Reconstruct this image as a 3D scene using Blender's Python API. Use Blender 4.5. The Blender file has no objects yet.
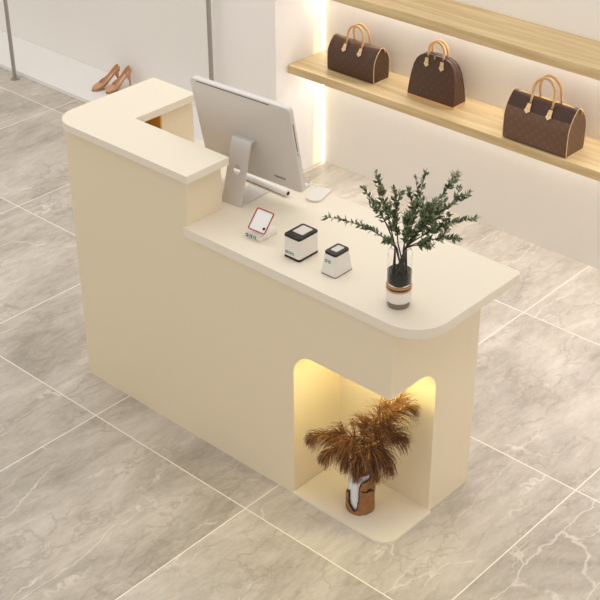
import bpy, bmesh, math, random
from mathutils import Vector, Matrix, noise
PI = math.pi
C = bpy.context.scene.collection
random.seed(7)

# ------------------------------------------------------------ helpers
def obj(name, bm, mats, parent=None, smooth=False, angle=None):
    me = bpy.data.meshes.new(name)
    bmesh.ops.recalc_face_normals(bm, faces=bm.faces[:])
    bm.to_mesh(me); bm.free()
    if not isinstance(mats, (list, tuple)): mats = [mats]
    for m in mats: me.materials.append(m)
    if smooth or angle:
        for p in me.polygons: p.use_smooth = True
    if angle:
        me.set_sharp_from_angle(angle=math.radians(angle))
    o = bpy.data.objects.new(name, me); C.objects.link(o)
    if parent: o.parent = parent
    return o
def thing(name, label, cat, loc=(0, 0, 0), rotz=0, group=None):
    o = bpy.data.objects.new(name, None); C.objects.link(o)
    o.empty_display_size = .05
    o.location = loc; o.rotation_euler = (0, 0, rotz)
    o['label'] = label; o['category'] = cat
    if group: o['group'] = group
    return o
def tag(o, label, cat, group=None):
    o['label'] = label; o['category'] = cat
    if group: o['group'] = group
    return o
def struct(name, bm, m, **k):
    o = obj(name, bm, m, **k); o['kind'] = 'structure'; return o
def box(bm, x0, x1, y0, y1, z0, z1, bev=0, seg=2):
    r = bmesh.ops.create_cube(bm, size=1)
    vs = r['verts']
    for v in vs:
        v.co = Vector((x0 + (v.co.x + .5) * (x1 - x0), y0 + (v.co.y + .5) * (y1 - y0), z0 + (v.co.z + .5) * (z1 - z0)))
    if bev:
        es = list({e for v in vs for e in v.link_edges})
        bmesh.ops.bevel(bm, geom=es, offset=bev, segments=seg, affect='EDGES', profile=.5)
    return bm
def new(): return bmesh.new()
def rpoly(pts):
    """pts: (x, y, radius) -> rounded polygon outline"""
    out = []; n = len(pts)
    for i, (x, y, r) in enumerate(pts):
        p = Vector((x, y)); a = Vector(pts[i - 1][:2]); b = Vector(pts[(i + 1) % n][:2])
        if r <= 0: out.append(p); continue
        da = (a - p).normalized(); db = (b - p).normalized()
        ang = da.angle(db); t = r / math.tan(ang / 2)
        c = p + (da + db).normalized() * (r / math.sin(ang / 2))
        s = p + da * t; e = p + db * t
        a0 = math.atan2(s.y - c.y, s.x - c.x); a1 = math.atan2(e.y - c.y, e.x - c.x)
        d = (a1 - a0 + PI) % (2 * PI) - PI
        k = max(4, int(abs(d) * 12 * (1 + r * 8)))
        for j in range(k + 1):
            q = a0 + d * j / k; out.append(Vector((c.x + r * math.cos(q), c.y + r * math.sin(q))))
    return out
def prism(bm, pts, z0, z1, bev=0):
    bot = [bm.verts.new((p.x, p.y, z0)) for p in pts]
    top = [bm.verts.new((p.x, p.y, z1)) for p in pts]
    n = len(pts); rims = []
    fb = bm.faces.new(bot[::-1]); ft = bm.faces.new(top)
    for i in range(n): bm.faces.new((bot[i], bot[(i + 1) % n], top[(i + 1) % n], top[i]))
    if bev:
        es = list(ft.edges) + list(fb.edges)
        bmesh.ops.bevel(bm, geom=es, offset=bev, segments=2, affect='EDGES', profile=.5)
    return bm
def tube(bm, pts, rad, seg=8, closed=False, flat=1.0):
    pts = [Vector(p) for p in pts]; n = len(pts)
    if not hasattr(rad, '__len__'): rad = [rad] * n
    rings = []; up = None
    for i, p in enumerate(pts):
        if closed: t = pts[(i + 1) % n] - pts[i - 1]
        else: t = pts[min(i + 1, n - 1)] - pts[max(i - 1, 0)]
        t.normalize()
        if up is None:
            up = Vector((0, 0, 1)) if abs(t.z) < .9 else Vector((1, 0, 0))
        u = (up - t * up.dot(t)).normalized(); w = t.cross(u); up = u
        rings.append([bm.verts.new(p + (u * math.cos(a) * flat + w * math.sin(a)) * rad[i]) for a in [2 * PI * k / seg for k in range(seg)]])
    for i in range(n if closed else n - 1):
        a = rings[i]; b = rings[(i + 1) % n]
        for k in range(seg): bm.faces.new((a[k], a[(k + 1) % seg], b[(k + 1) % seg], b[k]))
    if not closed: bm.faces.new(rings[0][::-1]); bm.faces.new(rings[-1])
    return bm
def lathe(bm, prof, seg=40, cx=0, cy=0, caps=True):
    rings = []
    for r, z in prof:
        if r < 1e-6: rings.append([bm.verts.new((cx, cy, z))])
        else: rings.append([bm.verts.new((cx + r * math.cos(2 * PI * k / seg), cy + r * math.sin(2 * PI * k / seg), z)) for k in range(seg)])
    for i in range(len(rings) - 1):
        a, b = rings[i], rings[i + 1]
        for k in range(seg):
            k2 = (k + 1) % seg
            if len(a) == 1 and len(b) == 1: continue
            if len(a) == 1: bm.faces.new((a[0], b[k2], b[k]))
            elif len(b) == 1: bm.faces.new((a[k], a[k2], b[0]))
            else: bm.faces.new((a[k], a[k2], b[k2], b[k]))
    return bm
def bez(p0, p1, p2, n):
    p0, p1, p2 = Vector(p0), Vector(p1), Vector(p2)
    return [p0 * (1 - t) ** 2 + p1 * 2 * t * (1 - t) + p2 * t * t for t in [i / n for i in range(n + 1)]]

# ------------------------------------------------------------ materials
def srgb(r, g, b):
    f = lambda c: (c / 255 / 12.92) if c / 255 <= .04045 else ((c / 255 + .055) / 1.055) ** 2.4
    return (f(r), f(g), f(b), 1)
def mat(name, col, rough=.5, metal=0, spec=.5, coat=0, trans=0, ior=1.45, emit=None, estr=0, vary=0, vscale=8, bump=0, bscale=200):
    m = bpy.data.materials.new(name); m.use_nodes = True
    nt = m.node_tree; b = nt.nodes['Principled BSDF']
    c = srgb(*col)
    b.inputs['Base Color'].default_value = c
    b.inputs['Roughness'].default_value = rough; b.inputs['Metallic'].default_value = metal
    b.inputs['Specular IOR Level'].default_value = spec; b.inputs['Coat Weight'].default_value = coat
    b.inputs['Transmission Weight'].default_value = trans; b.inputs['IOR'].default_value = ior
    if emit:
        b.inputs['Emission Color'].default_value = srgb(*emit); b.inputs['Emission Strength'].default_value = estr
    tc = nt.nodes.new('ShaderNodeTexCoord')
    if vary:
        n = nt.nodes.new('ShaderNodeTexNoise'); n.inputs['Scale'].default_value = vscale; n.inputs['Detail'].default_value = 5
        nt.links.new(tc.outputs['Object'], n.inputs['Vector'])
        mx = nt.nodes.new('ShaderNodeMix'); mx.data_type = 'RGBA'
        mx.inputs[6].default_value = tuple(min(1, x * (1 - vary)) for x in c[:3]) + (1,)
        mx.inputs[7].default_value = tuple(min(1, x * (1 + vary)) for x in c[:3]) + (1,)
        nt.links.new(n.outputs['Fac'], mx.inputs[0]); nt.links.new(mx.outputs[2], b.inputs['Base Color'])
    if bump:
        n = nt.nodes.new('ShaderNodeTexNoise'); n.inputs['Scale'].default_value = bscale
        nt.links.new(tc.outputs['Object'], n.inputs['Vector'])
        bp = nt.nodes.new('ShaderNodeBump'); bp.inputs['Strength'].default_value = bump; bp.inputs['Distance'].default_value = .001
        nt.links.new(n.outputs['Fac'], bp.inputs['Height']); nt.links.new(bp.outputs['Normal'], b.inputs['Normal'])
    return m
CREAM = mat('cream_lacquer', (235, 219, 190), rough=.45, spec=.35, vary=.012, vscale=3)
CREAM_TOP = mat('cream_worktop', (237, 226, 207), rough=.38, spec=.4, vary=.012, vscale=3)
BROWN = mat('brown_wood_lining', (214, 158, 68), rough=.5, vary=.12, vscale=12)
WALL = mat('wall_paint', (243, 238, 231), rough=.8, vary=.01, vscale=2)
WALL2 = mat('pillar_paint', (246, 241, 236), rough=.8, vary=.01, vscale=2)
PLAT = mat('white_platform', (243, 240, 236), rough=.35, vary=.02, vscale=3)
STRIP = mat('warm_light_diffuser', (250, 244, 215), rough=.6, emit=(255, 248, 222), estr=.3)
LED = mat('warm_led', (255, 240, 200), emit=(255, 243, 165), estr=74)
LEDW = mat('shelf_led', (255, 250, 240), emit=(249, 251, 255), estr=19)
LEDC = mat('corner_led', (255, 252, 244), emit=(255, 252, 240), estr=6)
SILVER = mat('silver_casing', (214, 208, 202), rough=.38, metal=.25)
STEEL = mat('brushed_steel', (176, 171, 165), rough=.35, metal=.85)
WHITEP = mat('white_plastic', (240, 238, 234), rough=.35)
OFFP = mat('offwhite_plastic', (232, 226, 217), rough=.4)
BLACKP = mat('black_plastic', (22, 20, 18), rough=.4)
DARKG = mat('dark_slot', (60, 52, 42), rough=.5)
SCREEN = mat('dark_screen', (12, 13, 16), rough=.1)
PINKW = mat('scanner_window', (214, 202, 196), rough=.15)
RED = mat('red_frame', (176, 40, 32), rough=.4)
TEAL = mat('teal_print', (40, 140, 140), rough=.5)
GREEN = mat('green_print', (30, 160, 90), rough=.5)
BLUE = mat('blue_print', (30, 110, 190), rough=.5)
DTEAL = mat('dark_print', (50, 80, 84), rough=.5)
INK = mat('dark_ink', (50, 42, 34), rough=.6)
TAN = mat('tan_leather', (222, 178, 124), rough=.5, vary=.06, vscale=40)
TANL = mat('pale_leather', (238, 208, 158), rough=.5, vary=.04, vscale=40)
BRASS = mat('brass', (214, 170, 90), rough=.25, metal=1)
NUDE = mat('nude_patent', (205, 152, 112), rough=.22, coat=.4)
NUDEIN = mat('shoe_lining', (222, 196, 160), rough=.6)
SOLE = mat('shoe_sole', (170, 128, 96), rough=.5)
GLASS = mat('clear_glass', (255, 255, 255), rough=0.0, trans=1, ior=1.3)
FOOTG = mat('smoky_glass_foot', (176, 164, 146), rough=.15, trans=.45, ior=1.2)
AMBER = mat('amber_glass', (196, 150, 106), rough=.05, trans=.55, ior=1.45)
WATER = mat('dark_green_water', (44, 60, 46), rough=.02, trans=.75, ior=1.33)
COPPER = mat('copper_ring', (206, 160, 110), rough=.28, metal=.7)
MARBLE = mat('white_marble_band', (238, 230, 220), rough=.3, vary=.03, vscale=30)
PORC = mat('white_glazed_ceramic', (232, 232, 234), rough=.12, coat=.5)
STEMB = mat('brown_stem', (62, 54, 40), rough=.7)
STRAW = mat('straw_stem', (150, 104, 56), rough=.7)

def leaf_mat(name, c1, c2, c3, scale, rough=.5, trans=False):
    m = bpy.data.materials.new(name); m.use_nodes = True; nt = m.node_tree; b = nt.nodes['Principled BSDF']
    g = nt.nodes.new('ShaderNodeNewGeometry')
    r = nt.nodes.new('ShaderNodeValToRGB'); e = r.color_ramp.elements
    e[0].color = srgb(*c1); e[1].color = srgb(*c3); x = e.new(.5); x.color = srgb(*c2)
    nt.links.new(g.outputs['Random Per Island'], r.inputs['Fac'])
    nt.links.new(r.outputs['Color'], b.inputs['Base Color']); b.inputs['Roughness'].default_value = rough
    return m
LEAF = leaf_mat('eucalyptus_leaf', (56, 68, 42), (106, 120, 80), (162, 172, 130), 1)
PLUME = leaf_mat('rust_brown_plume', (46, 30, 20), (108, 66, 36), (188, 130, 74), 1, .8)

def wood_mat():
    m = bpy.data.materials.new('pale_oak'); m.use_nodes = True; nt = m.node_tree; b = nt.nodes['Principled BSDF']; L = nt.links.new
    tc = nt.nodes.new('ShaderNodeTexCoord'); mp = nt.nodes.new('ShaderNodeMapping'); mp.inputs['Scale'].default_value = (1.0, 16, 16)
    L(tc.outputs['Object'], mp.inputs['Vector'])
    n = nt.nodes.new('ShaderNodeTexNoise'); n.inputs['Scale'].default_value = 1.6; n.inputs['Detail'].default_value = 6; n.inputs['Distortion'].default_value = .5
    L(mp.outputs[0], n.inputs['Vector'])
    r = nt.nodes.new('ShaderNodeValToRGB'); e = r.color_ramp.elements
    e[0].position = .32; e[0].color = srgb(200, 170, 120); e[1].position = .7; e[1].color = srgb(228, 204, 158)
    L(n.outputs['Fac'], r.inputs['Fac'])
    # glued staves along the board
    sx = nt.nodes.new('ShaderNodeSeparateXYZ'); L(tc.outputs['Object'], sx.inputs[0])
    fy = nt.nodes.new('ShaderNodeMath'); fy.operation = 'MULTIPLY'; fy.inputs[1].default_value = 13; L(sx.outputs['Y'], fy.inputs[0])
    fl = nt.nodes.new('ShaderNodeMath'); fl.operation = 'FLOOR'; L(fy.outputs[0], fl.inputs[0])
    wn = nt.nodes.new('ShaderNodeTexWhiteNoise'); wn.noise_dimensions = '1D'; L(fl.outputs[0], wn.inputs['W'])
    mr = nt.nodes.new('ShaderNodeMapRange'); mr.inputs[3].default_value = .88; mr.inputs[4].default_value = 1.08; L(wn.outputs['Value'], mr.inputs[0])
    mx = nt.nodes.new('ShaderNodeMix'); mx.data_type = 'RGBA'; mx.blend_type = 'MULTIPLY'; mx.inputs[0].default_value = 1
    L(r.outputs['Color'], mx.inputs[6]); L(mr.outputs[0], mx.inputs[7]); L(mx.outputs[2], b.inputs['Base Color'])
    b.inputs['Roughness'].default_value = .45
    return m
OAK = wood_mat()

def canvas_mat(name, base, fig):
    """dark canvas with a small repeated tan motif: a lattice of four petal flowers and rings"""
    m = bpy.data.materials.new(name); m.use_nodes = True; nt = m.node_tree; b = nt.nodes['Principled BSDF']; L = nt.links.new
    def M(op, a, b_=None, c=None):
        n = nt.nodes.new('ShaderNodeMath'); n.operation = op
        for i, v in enumerate((a, b_, c)):
            if v is None: continue
            if isinstance(v, (int, float)): n.inputs[i].default_value = v
            else: L(v, n.inputs[i])
        return n.outputs[0]
    tc = nt.nodes.new('ShaderNodeTexCoord'); s = nt.nodes.new('ShaderNodeSeparateXYZ'); L(tc.outputs['Object'], s.inputs[0])
    u = M('ADD', s.outputs['X'], M('MULTIPLY', s.outputs['Y'], 1.0)); v = s.outputs['Z']
    S = 34.0
    p = M('MULTIPLY', M('ADD', u, v), S * .7); q = M('MULTIPLY', M('SUBTRACT', u, v), S * .7)
    fp = M('SUBTRACT', M('FRACT', p), .5); fq = M('SUBTRACT', M('FRACT', q), .5)
    r = M('SQRT', M('ADD', M('MULTIPLY', fp, fp), M('MULTIPLY', fq, fq)))
    th = M('ARCTAN2', fq, fp)
    rad = M('ADD', .17, M('MULTIPLY', M('COSINE', M('MULTIPLY', th, 4)), .1))
    petal = M('LESS_THAN', r, rad); hole = M('GREATER_THAN', r, .05)
    par = M('FLOORED_MODULO', M('ADD', M('FLOOR', p), M('FLOOR', q)), 2)
    ring = M('MULTIPLY', M('LESS_THAN', r, .27), M('GREATER_THAN', r, .19))
    fl = M('MULTIPLY', petal, hole)
    mask = M('ADD', M('MULTIPLY', fl, par), M('MULTIPLY', M('ADD', ring, M('LESS_THAN', r, .08)), M('SUBTRACT', 1, par)))
    nz = nt.nodes.new('ShaderNodeTexNoise'); nz.inputs['Scale'].default_value = 60; L(tc.outputs['Object'], nz.inputs['Vector'])
    k = M('MULTIPLY', mask, M('MULTIPLY', nz.outputs['Fac'], .75))
    mx = nt.nodes.new('ShaderNodeMix'); mx.data_type = 'RGBA'; mx.inputs[6].default_value = srgb(*base); mx.inputs[7].default_value = srgb(*fig)
    L(k, mx.inputs[0]); L(mx.outputs[2], b.inputs['Base Color']); b.inputs['Roughness'].default_value = .5
    return m
CANVAS = canvas_mat('brown_monogram_canvas', (80, 52, 36), (116, 80, 54))
CANVAS2 = canvas_mat('lighter_monogram_canvas', (104, 74, 56), (142, 106, 78))
CANVASD = mat('dark_brown_canvas', (70, 44, 30), rough=.5, vary=.1, vscale=60)

def floor_mat():
    m = bpy.data.materials.new('grey_beige_marble_tiles'); m.use_nodes = True; nt = m.node_tree; b = nt.nodes['Principled BSDF']; L = nt.links.new
    def N(t, **k):
        n = nt.nodes.new(t)
        for a, v in k.items(): n.inputs[a].default_value = v
        return n
    def M(op, a, b_=None):
        n = nt.nodes.new('ShaderNodeMath'); n.operation = op
        for i, v in enumerate((a, b_)):
            if v is None: continue
            if isinstance(v, (int, float)): n.inputs[i].default_value = v
            else: L(v, n.inputs[i])
        return n.outputs[0]
    tc = N('ShaderNodeTexCoord'); s = N('ShaderNodeSeparateXYZ'); L(tc.outputs['Object'], s.inputs[0])
    px = M('DIVIDE', M('ADD', s.outputs['X'], 7.9), .7905); py = M('DIVIDE', M('ADD', s.outputs['Y'], 8.443), .8443)
    fx = M('FRACT', px); fy = M('FRACT', py)
    gx = M('MULTIPLY', M('MINIMUM', fx, M('SUBTRACT', 1, fx)), .7905); gy = M('MULTIPLY', M('MINIMUM', fy, M('SUBTRACT', 1, fy)), .8443)
    grout = M('LESS_THAN', M('MINIMUM', gx, gy), .0024)
    wn = N('ShaderNodeTexWhiteNoise'); wn.noise_dimensions = '2D'
    cb = N('ShaderNodeCombineXYZ'); L(M('FLOOR', px), cb.inputs[0]); L(M('FLOOR', py), cb.inputs[1]); L(cb.outputs[0], wn.inputs['Vector'])
    off = N('ShaderNodeVectorMath'); off.operation = 'SCALE'; off.inputs['Scale'].default_value = 9; L(wn.outputs['Color'], off.inputs[0])
    ad = N('ShaderNodeVectorMath'); ad.operation = 'ADD'; L(off.outputs[0], ad.inputs[0]); L(tc.outputs['Object'], ad.inputs[1])
    P = ad.outputs[0]
    mp = N('ShaderNodeMapping'); mp.inputs['Rotation'].default_value = (0, 0, math.radians(8)); mp.inputs['Scale'].default_value = (1.5, .55, 1); L(P, mp.inputs[0]); Q = mp.outputs[0]
    n1 = N('ShaderNodeTexNoise', Scale=2.6, Detail=9.0, Roughness=.66, Distortion=.7); L(Q, n1.inputs['Vector'])
    n2 = N('ShaderNodeTexNoise', Scale=20.0, Detail=10.0, Roughness=.8, Distortion=.6); L(Q, n2.inputs['Vector'])
    r1 = N('ShaderNodeValToRGB'); e = r1.color_ramp.elements
    e[0].position = .36; e[0].color = srgb(165, 155, 141); e[1].position = .64; e[1].color = srgb(220, 210, 198)
    x = e.new(.5); x.color = srgb(198, 188, 175)
    L(M('ADD', M('MULTIPLY', n1.outputs['Fac'], .6), M('MULTIPLY', n2.outputs['Fac'], .4)), r1.inputs['Fac'])
    # white veins: thin, nearly straight cracks between warped cells, broken up by a noise
    def veins(scale, width, warp, thr, rot, pos):
        sh = N('ShaderNodeMapping'); sh.inputs['Location'].default_value = (pos, pos * 2, 0); sh.inputs['Rotation'].default_value = (0, 0, math.radians(rot)); sh.inputs['Scale'].default_value = (1.6, .42, 1); L(P, sh.inputs[0])
        wq = N('ShaderNodeTexNoise', Scale=3.0, Detail=5.0, Roughness=.6); L(P, wq.inputs['Vector'])
        sc = N('ShaderNodeVectorMath'); sc.operation = 'SCALE'; sc.inputs['Scale'].default_value = warp; L(wq.outputs['Color'], sc.inputs[0])
        av = N('ShaderNodeVectorMath'); av.operation = 'ADD'; L(sc.outputs[0], av.inputs[0]); L(sh.outputs[0], av.inputs[1])
        vo = N('ShaderNodeTexVoronoi'); vo.feature = 'DISTANCE_TO_EDGE'; vo.inputs['Scale'].default_value = scale; L(av.outputs[0], vo.inputs['Vector'])
        line = N('ShaderNodeMapRange'); line.inputs[1].default_value = 0; line.inputs[2].default_value = width; line.inputs[3].default_value = 1; line.inputs[4].default_value = 0; L(vo.outputs['Distance'], line.inputs[0])
        g = N('ShaderNodeTexNoise', Scale=4.0, Detail=4.0); L(sh.outputs[0], g.inputs['Vector'])
        gg = N('ShaderNodeMapRange'); gg.inputs[1].default_value = thr; gg.inputs[2].default_value = thr + .1; L(g.outputs['Fac'], gg.inputs[0])
        return M('MULTIPLY', line.outputs[0], gg.outputs[0])
    v = M('MAXIMUM', veins(2.4, .012, .16, .50, 10, 0), veins(5.5, .035, .3, .54, -14, 5))
    v = M('MAXIMUM', v, veins(4.0, .014, .2, .6, 55, 9))
    dv = M('MAXIMUM', veins(7.0, .06, .5, .50, 20, 11), veins(4.5, .03, .3, .5, -30, 17))
    m1 = N('ShaderNodeMix'); m1.data_type = 'RGBA'; L(M('MULTIPLY', dv, .38), m1.inputs[0]); L(r1.outputs['Color'], m1.inputs[6]); m1.inputs[7].default_value = srgb(142, 131, 117)
    m2 = N('ShaderNodeMix'); m2.data_type = 'RGBA'; L(M('MULTIPLY', v, .62), m2.inputs[0]); L(m1.outputs[2], m2.inputs[6]); m2.inputs[7].default_value = srgb(240, 232, 220)
    m3 = N('ShaderNodeMix'); m3.data_type = 'RGBA'; L(grout, m3.inputs[0]); L(m2.outputs[2], m3.inputs[6]); m3.inputs[7].default_value = srgb(244, 236, 222)
    L(m3.outputs[2], b.inputs['Base Color']); b.inputs['Roughness'].default_value = .42; b.inputs['Specular IOR Level'].default_value = .35
    return m
FLOOR = floor_mat()

# ------------------------------------------------------------ setting
WX, WY, PY = 1.567, 2.213, 1.869
XL, XR = -2.5, 7.5
b = new(); box(b, XL, XR, -4.5, WY + .1, -.1, 0); struct('floor', b, FLOOR)
b = new(); box(b, XL, XR, WY, WY + .12, 0, 3.3); struct('wall_back', b, WALL)
b = new(); box(b, 1.118, WX, PY, 2.136, 0, 3.3); box(b, 1.118, 1.545, 2.13, WY, 0, 3.3); struct('wall_left', b, WALL2)
b = new(); box(b, 1.547, WX - .001, 2.138, WY, .002, 3.2)
tag(obj('light_strip', b, STRIP), 'tall glowing warm white light strip in the corner at the left end of the shelves', 'light')
b = new(); box(b, XL, 1.117, PY, WY - .001, 0, .025, .002)
tag(obj('display_platform', b, PLAT), 'low glossy white display platform on the floor in front of the recessed wall', 'platform')

b = new(); box(b, WX + .0005, WX + .004, 2.207, 2.2125, .003, 3.2)
tag(obj('corner_led_profile', b, LEDC), 'thin bright vertical light line in the inner corner where pillar and shelf wall meet', 'light')
# shelves
YS = 1.9485
def shelf(name, label, z0, z1):
    t = thing(name, label, 'shelf', (WX, WY, z0))
    bb = new(); box(bb, .0045, 5.2, YS - WY, -.001, 0, z1 - z0, .0015); obj('board', bb, OAK, t)
    bb = new(); box(bb, .05, 5.1, -.035, -.006, -.008, -.0005); lo = obj('light_strip', bb, LEDW, t); lo['label'] = 'glowing warm white light strip'
    return t
shelf('wall_shelf', 'thick pale oak wall shelf carrying the three brown handbags', .5668, .6082)
shelf('wall_shelf', 'empty pale oak wall shelf mounted above the handbags', .991, 1.036)

# garment rack in front of platform
t = thing('garment_rack', 'thin brushed steel garment rack post frame standing on the floor along the platform edge', 'garment rack', (-.504, 1.818, 0))
PX2 = 1.172
for x in (0, PX2 + .504):
    b = new(); tube(b, [(x, 0, .004), (x, 0, 2.0)], .0115, 16); obj('post', b, STEEL, t, smooth=True, angle=40)
    b = new(); lathe(b, [(0, 0), (.027, 0), (.027, .005), (.014, .008), (.0, .008)], 24, x); obj('foot_flange', b, STEEL, t, angle=40)
b = new(); tube(b, [(-.01, 0, 2.0), (PX2 + .514, 0, 2.0)], .0115, 16); obj('rail', b, STEEL, t, angle=40)

# ------------------------------------------------------------ reception counter
cx0, cx1, cy0, cy1 = 2.132, 3.6447, .1689, .636
ZT, ZS, ZD, ZB = 1.0975, 1.0706, .8913, .8600
counter = thing('reception_counter', 'cream L-shaped reception counter with raised left side and lit corner niche', 'reception counter', (cx0, cy0, 0))
O = Vector((-cx0, -cy0, 0))
def cobj(name, bm, m, **k):
    bmesh.ops.translate(bm, verts=bm.verts[:], vec=O); return obj(name, bm, m, counter, **k)
foot = rpoly([(cx0, cy0, .014), (cx1, cy0, .006), (cx1, cy1, .006), (3.16, cy1, 0), (3.16, .24, 0), (2.42, .24, 0), (2.42, cy1, 0), (cx0, cy1, .004)])
bm = new(); prism(bm, foot, 0, ZB)
base = cobj('base', bm, CREAM)
# niche cut out of the base: sides open to the front and to the right
bm = new(); NX, NY, NZ = 3.2413, .4073, .603
box(bm, NX, 3.9, 0, NY, -.05, NZ)
bmesh.ops.translate(bm, verts=bm.verts[:], vec=O)
def edge_at(bm, fn): return [e for e in bm.edges if all(fn(v.co - O) for v in e.verts)]
es = edge_at(bm, lambda c: abs(c.x - NX) < 1e-4 and abs(c.z - NZ) < 1e-4) + edge_at(bm, lambda c: abs(c.y - NY) < 1e-4 and abs(c.z - NZ) < 1e-4)
bmesh.ops.bevel(bm, geom=es, offset=.085, segments=14, affect='EDGES', profile=.5)
cut = obj('cutter', bm, CREAM)
cut.parent = counter
md = base.modifiers.new('niche', 'BOOLEAN'); md.object = cut; md.operation = 'DIFFERENCE'; md.solver = 'EXACT'
bpy.context.view_layer.update()
dg = bpy.context.evaluated_depsgraph_get()
me = bpy.data.meshes.new_from_object(base.evaluated_get(dg))
base.modifiers.clear(); base.data = me
bpy.data.objects.remove(cut, do_unlink=True)
for p in me.polygons: p.use_smooth = True
me.set_sharp_from_angle(angle=math.radians(28))

bm = new(); prism(bm, rpoly([(NX - .0, .165, .001), (3.657, .165, .058), (3.657, NY, .001), (NX - .0, NY, 0)]), .0005, .0125, .0015); cobj('niche_floor', bm, CREAM_TOP, angle=35)
bm = new(); box(bm, NX + .10, 3.58, cy0 + .030, cy0 + .042, NZ - .006, NZ - .0005); box(bm, cx1 - .042, cx1 - .030, cy0 + .05, NY - .10, NZ - .006, NZ - .0005)
lo = cobj('light_strip', bm, LED); lo['label'] = 'warm glowing light strip under the niche ceiling'

RX = 2.763; RYB = .334; AX = 2.31
bm = new(); prism(bm, rpoly([(cx0, cy0, .014), (RX, cy0, .002), (RX, RYB, .002), (AX - .09, RYB, 0), (AX - .09, cy1, 0), (cx0, cy1, .004)]), ZB, ZS); cobj('riser', bm, CREAM, angle=35)
bm = new(); box(bm, AX - .0895, AX, .479, cy1, ZD, ZS, .001); cobj('arm_cabinet', bm, CREAM)
bm = new(); box(bm, AX - .0895, AX - .084, RYB + .001, .478, ZD + .001, ZS - .001); box(bm, AX - .084, AX - .001, .473, .4785, ZD + .001, ZS - .001); box(bm, AX - .084, AX - .001, RYB + .001, .472, ZD + .0005, ZD + .006)
lo = cobj('cubby_lining', bm, BROWN); lo['label'] = 'brown wood lining of the small open cubby'
bm = new(); prism(bm, rpoly([(2.107, .14, .1), (2.802, .14, .002), (2.802, .335, .002), (2.3371, .335, .002), (2.3371, .631, .002), (2.107, .631, .004)]), ZS, ZT, .0012); cobj('upper_top', bm, CREAM_TOP, angle=35)
bm = new(); prism(bm, rpoly([(RX - .003, .152, .0005), (3.7653, .152, .125), (3.7653, .6646, .02), (AX + .001, .6646, .002), (AX + .001, RYB + .001, 0), (RX - .003, RYB + .001, 0)]), ZB - .002, ZD, .0012); cobj('desk_top', bm, CREAM_TOP, angle=35)

# ------------------------------------------------------------ computer
YAW = math.radians(3.4)
mon = thing('desktop_computer', 'silver all-in-one desktop computer seen from behind on the counter desk', 'computer', (2.764, .375, ZD), YAW)
T = math.radians(12.3)   # tilt of the panel
def panel_pt(x, s, n):  # s along panel from bottom, n outwards of the back (towards the camera side)
    y0, z0 = .122, .062
    return Vector((x, y0 - s * math.sin(T) - n * math.cos(T), z0 + s * math.cos(T) - n * math.sin(T)))
W, Hh, TH = .438, .342, .021
bm = new()
out = rpoly([(-W / 2, 0, .012), (W / 2, 0, .012), (W / 2, Hh, .018), (-W / 2, Hh, .018)])
lay = [(-TH, 0), (-.002, 0), (0, .002), ]
rings = []
def ringp(n, inset):
    return [bm.verts.new(panel_pt(p.x * (1 - inset * 2 / W), inset + p.y * (1 - inset * 2 / Hh), n)) for p in out]
rings = [ringp(-TH, .002), ringp(-TH + .002, 0), ringp(-.004, 0), ringp(-.001, .0015), ringp(0, .005)]
n = len(out)
for a, b2 in zip(rings, rings[1:]):
    for i in range(n): bm.faces.new((a[i], a[(i + 1) % n], b2[(i + 1) % n], b2[i]))
bm.faces.new(rings[0]); bm.faces.new(rings[-1])
case = obj('casing', bm, SILVER, mon, angle=40)
def panel_box(bm, x0, x1, s0, s1, n0, n1):
    vs = [bm.verts.new(panel_pt(x, s, n_)) for x in (x0, x1) for s in (s0, s1) for n_ in (n0, n1)]
    for f in ((0, 1, 3, 2), (4, 6, 7, 5), (0, 4, 5, 1), (2, 3, 7, 6), (0, 2, 6, 4), (1, 5, 7, 3)): bm.faces.new([vs[i] for i in f])
bm = new(); panel_box(bm, -W / 2 + .010, W / 2 - .010, .06, Hh - .010, -TH - .0008, -TH + .001); o = obj('screen', bm, SCREEN, mon); o['label'] = 'dark glass screen on the far side'
bm = new(); panel_box(bm, -W / 2 + .03, W / 2 - .085, Hh - .0095, Hh - .0065, -.001, .0006); obj('vent_slot', bm, DARKG, mon)
bm = new(); 
for s0, s1 in ((.17, .28), (.155, .162)):
    vs = [bm.verts.new(panel_pt(W / 2 + d, s, nn)) for d in (-.001, .0006) for s in (s0, s1) for nn in (-.009, -.006)]
    for f in ((0, 1, 3, 2), (4, 6, 7, 5), (0, 4, 5, 1), (2, 3, 7, 6), (0, 2, 6, 4), (1, 5, 7, 3)): bm.faces.new([vs[i] for i in f])
obj('port_slot', bm, DARKG, mon)
# maker's lettering, low on the right of the back
FONT = {'K': ['1..1', '1.1.', '11..', '1.1.', '1..1'], 'I': ['1', '1', '1', '1', '1'], 'N': ['1..1', '11.1', '1.11', '1..1', '1..1'],
        'M': ['1...1', '11.11', '1.1.1', '1...1', '1...1'], 'E': ['111', '1..', '11.', '1..', '111'], 'C': ['.11', '1..', '1..', '1..', '.11']}
bm = new(); xx = .100; u = .00155
for ch in 'KINMECK':
    g = FONT[ch]
    for r_, row in enumerate(g):
        for c_, v in enumerate(row):
            if v == '1': panel_box(bm, xx + c_ * u, xx + (c_ + 1) * u, .032 + (4 - r_) * u * 1.25, .032 + (5 - r_) * u * 1.25, -.0005, .0004)
    xx += (len(g[0]) + 1.3) * u
obj('lettering', bm, INK, mon)
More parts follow.
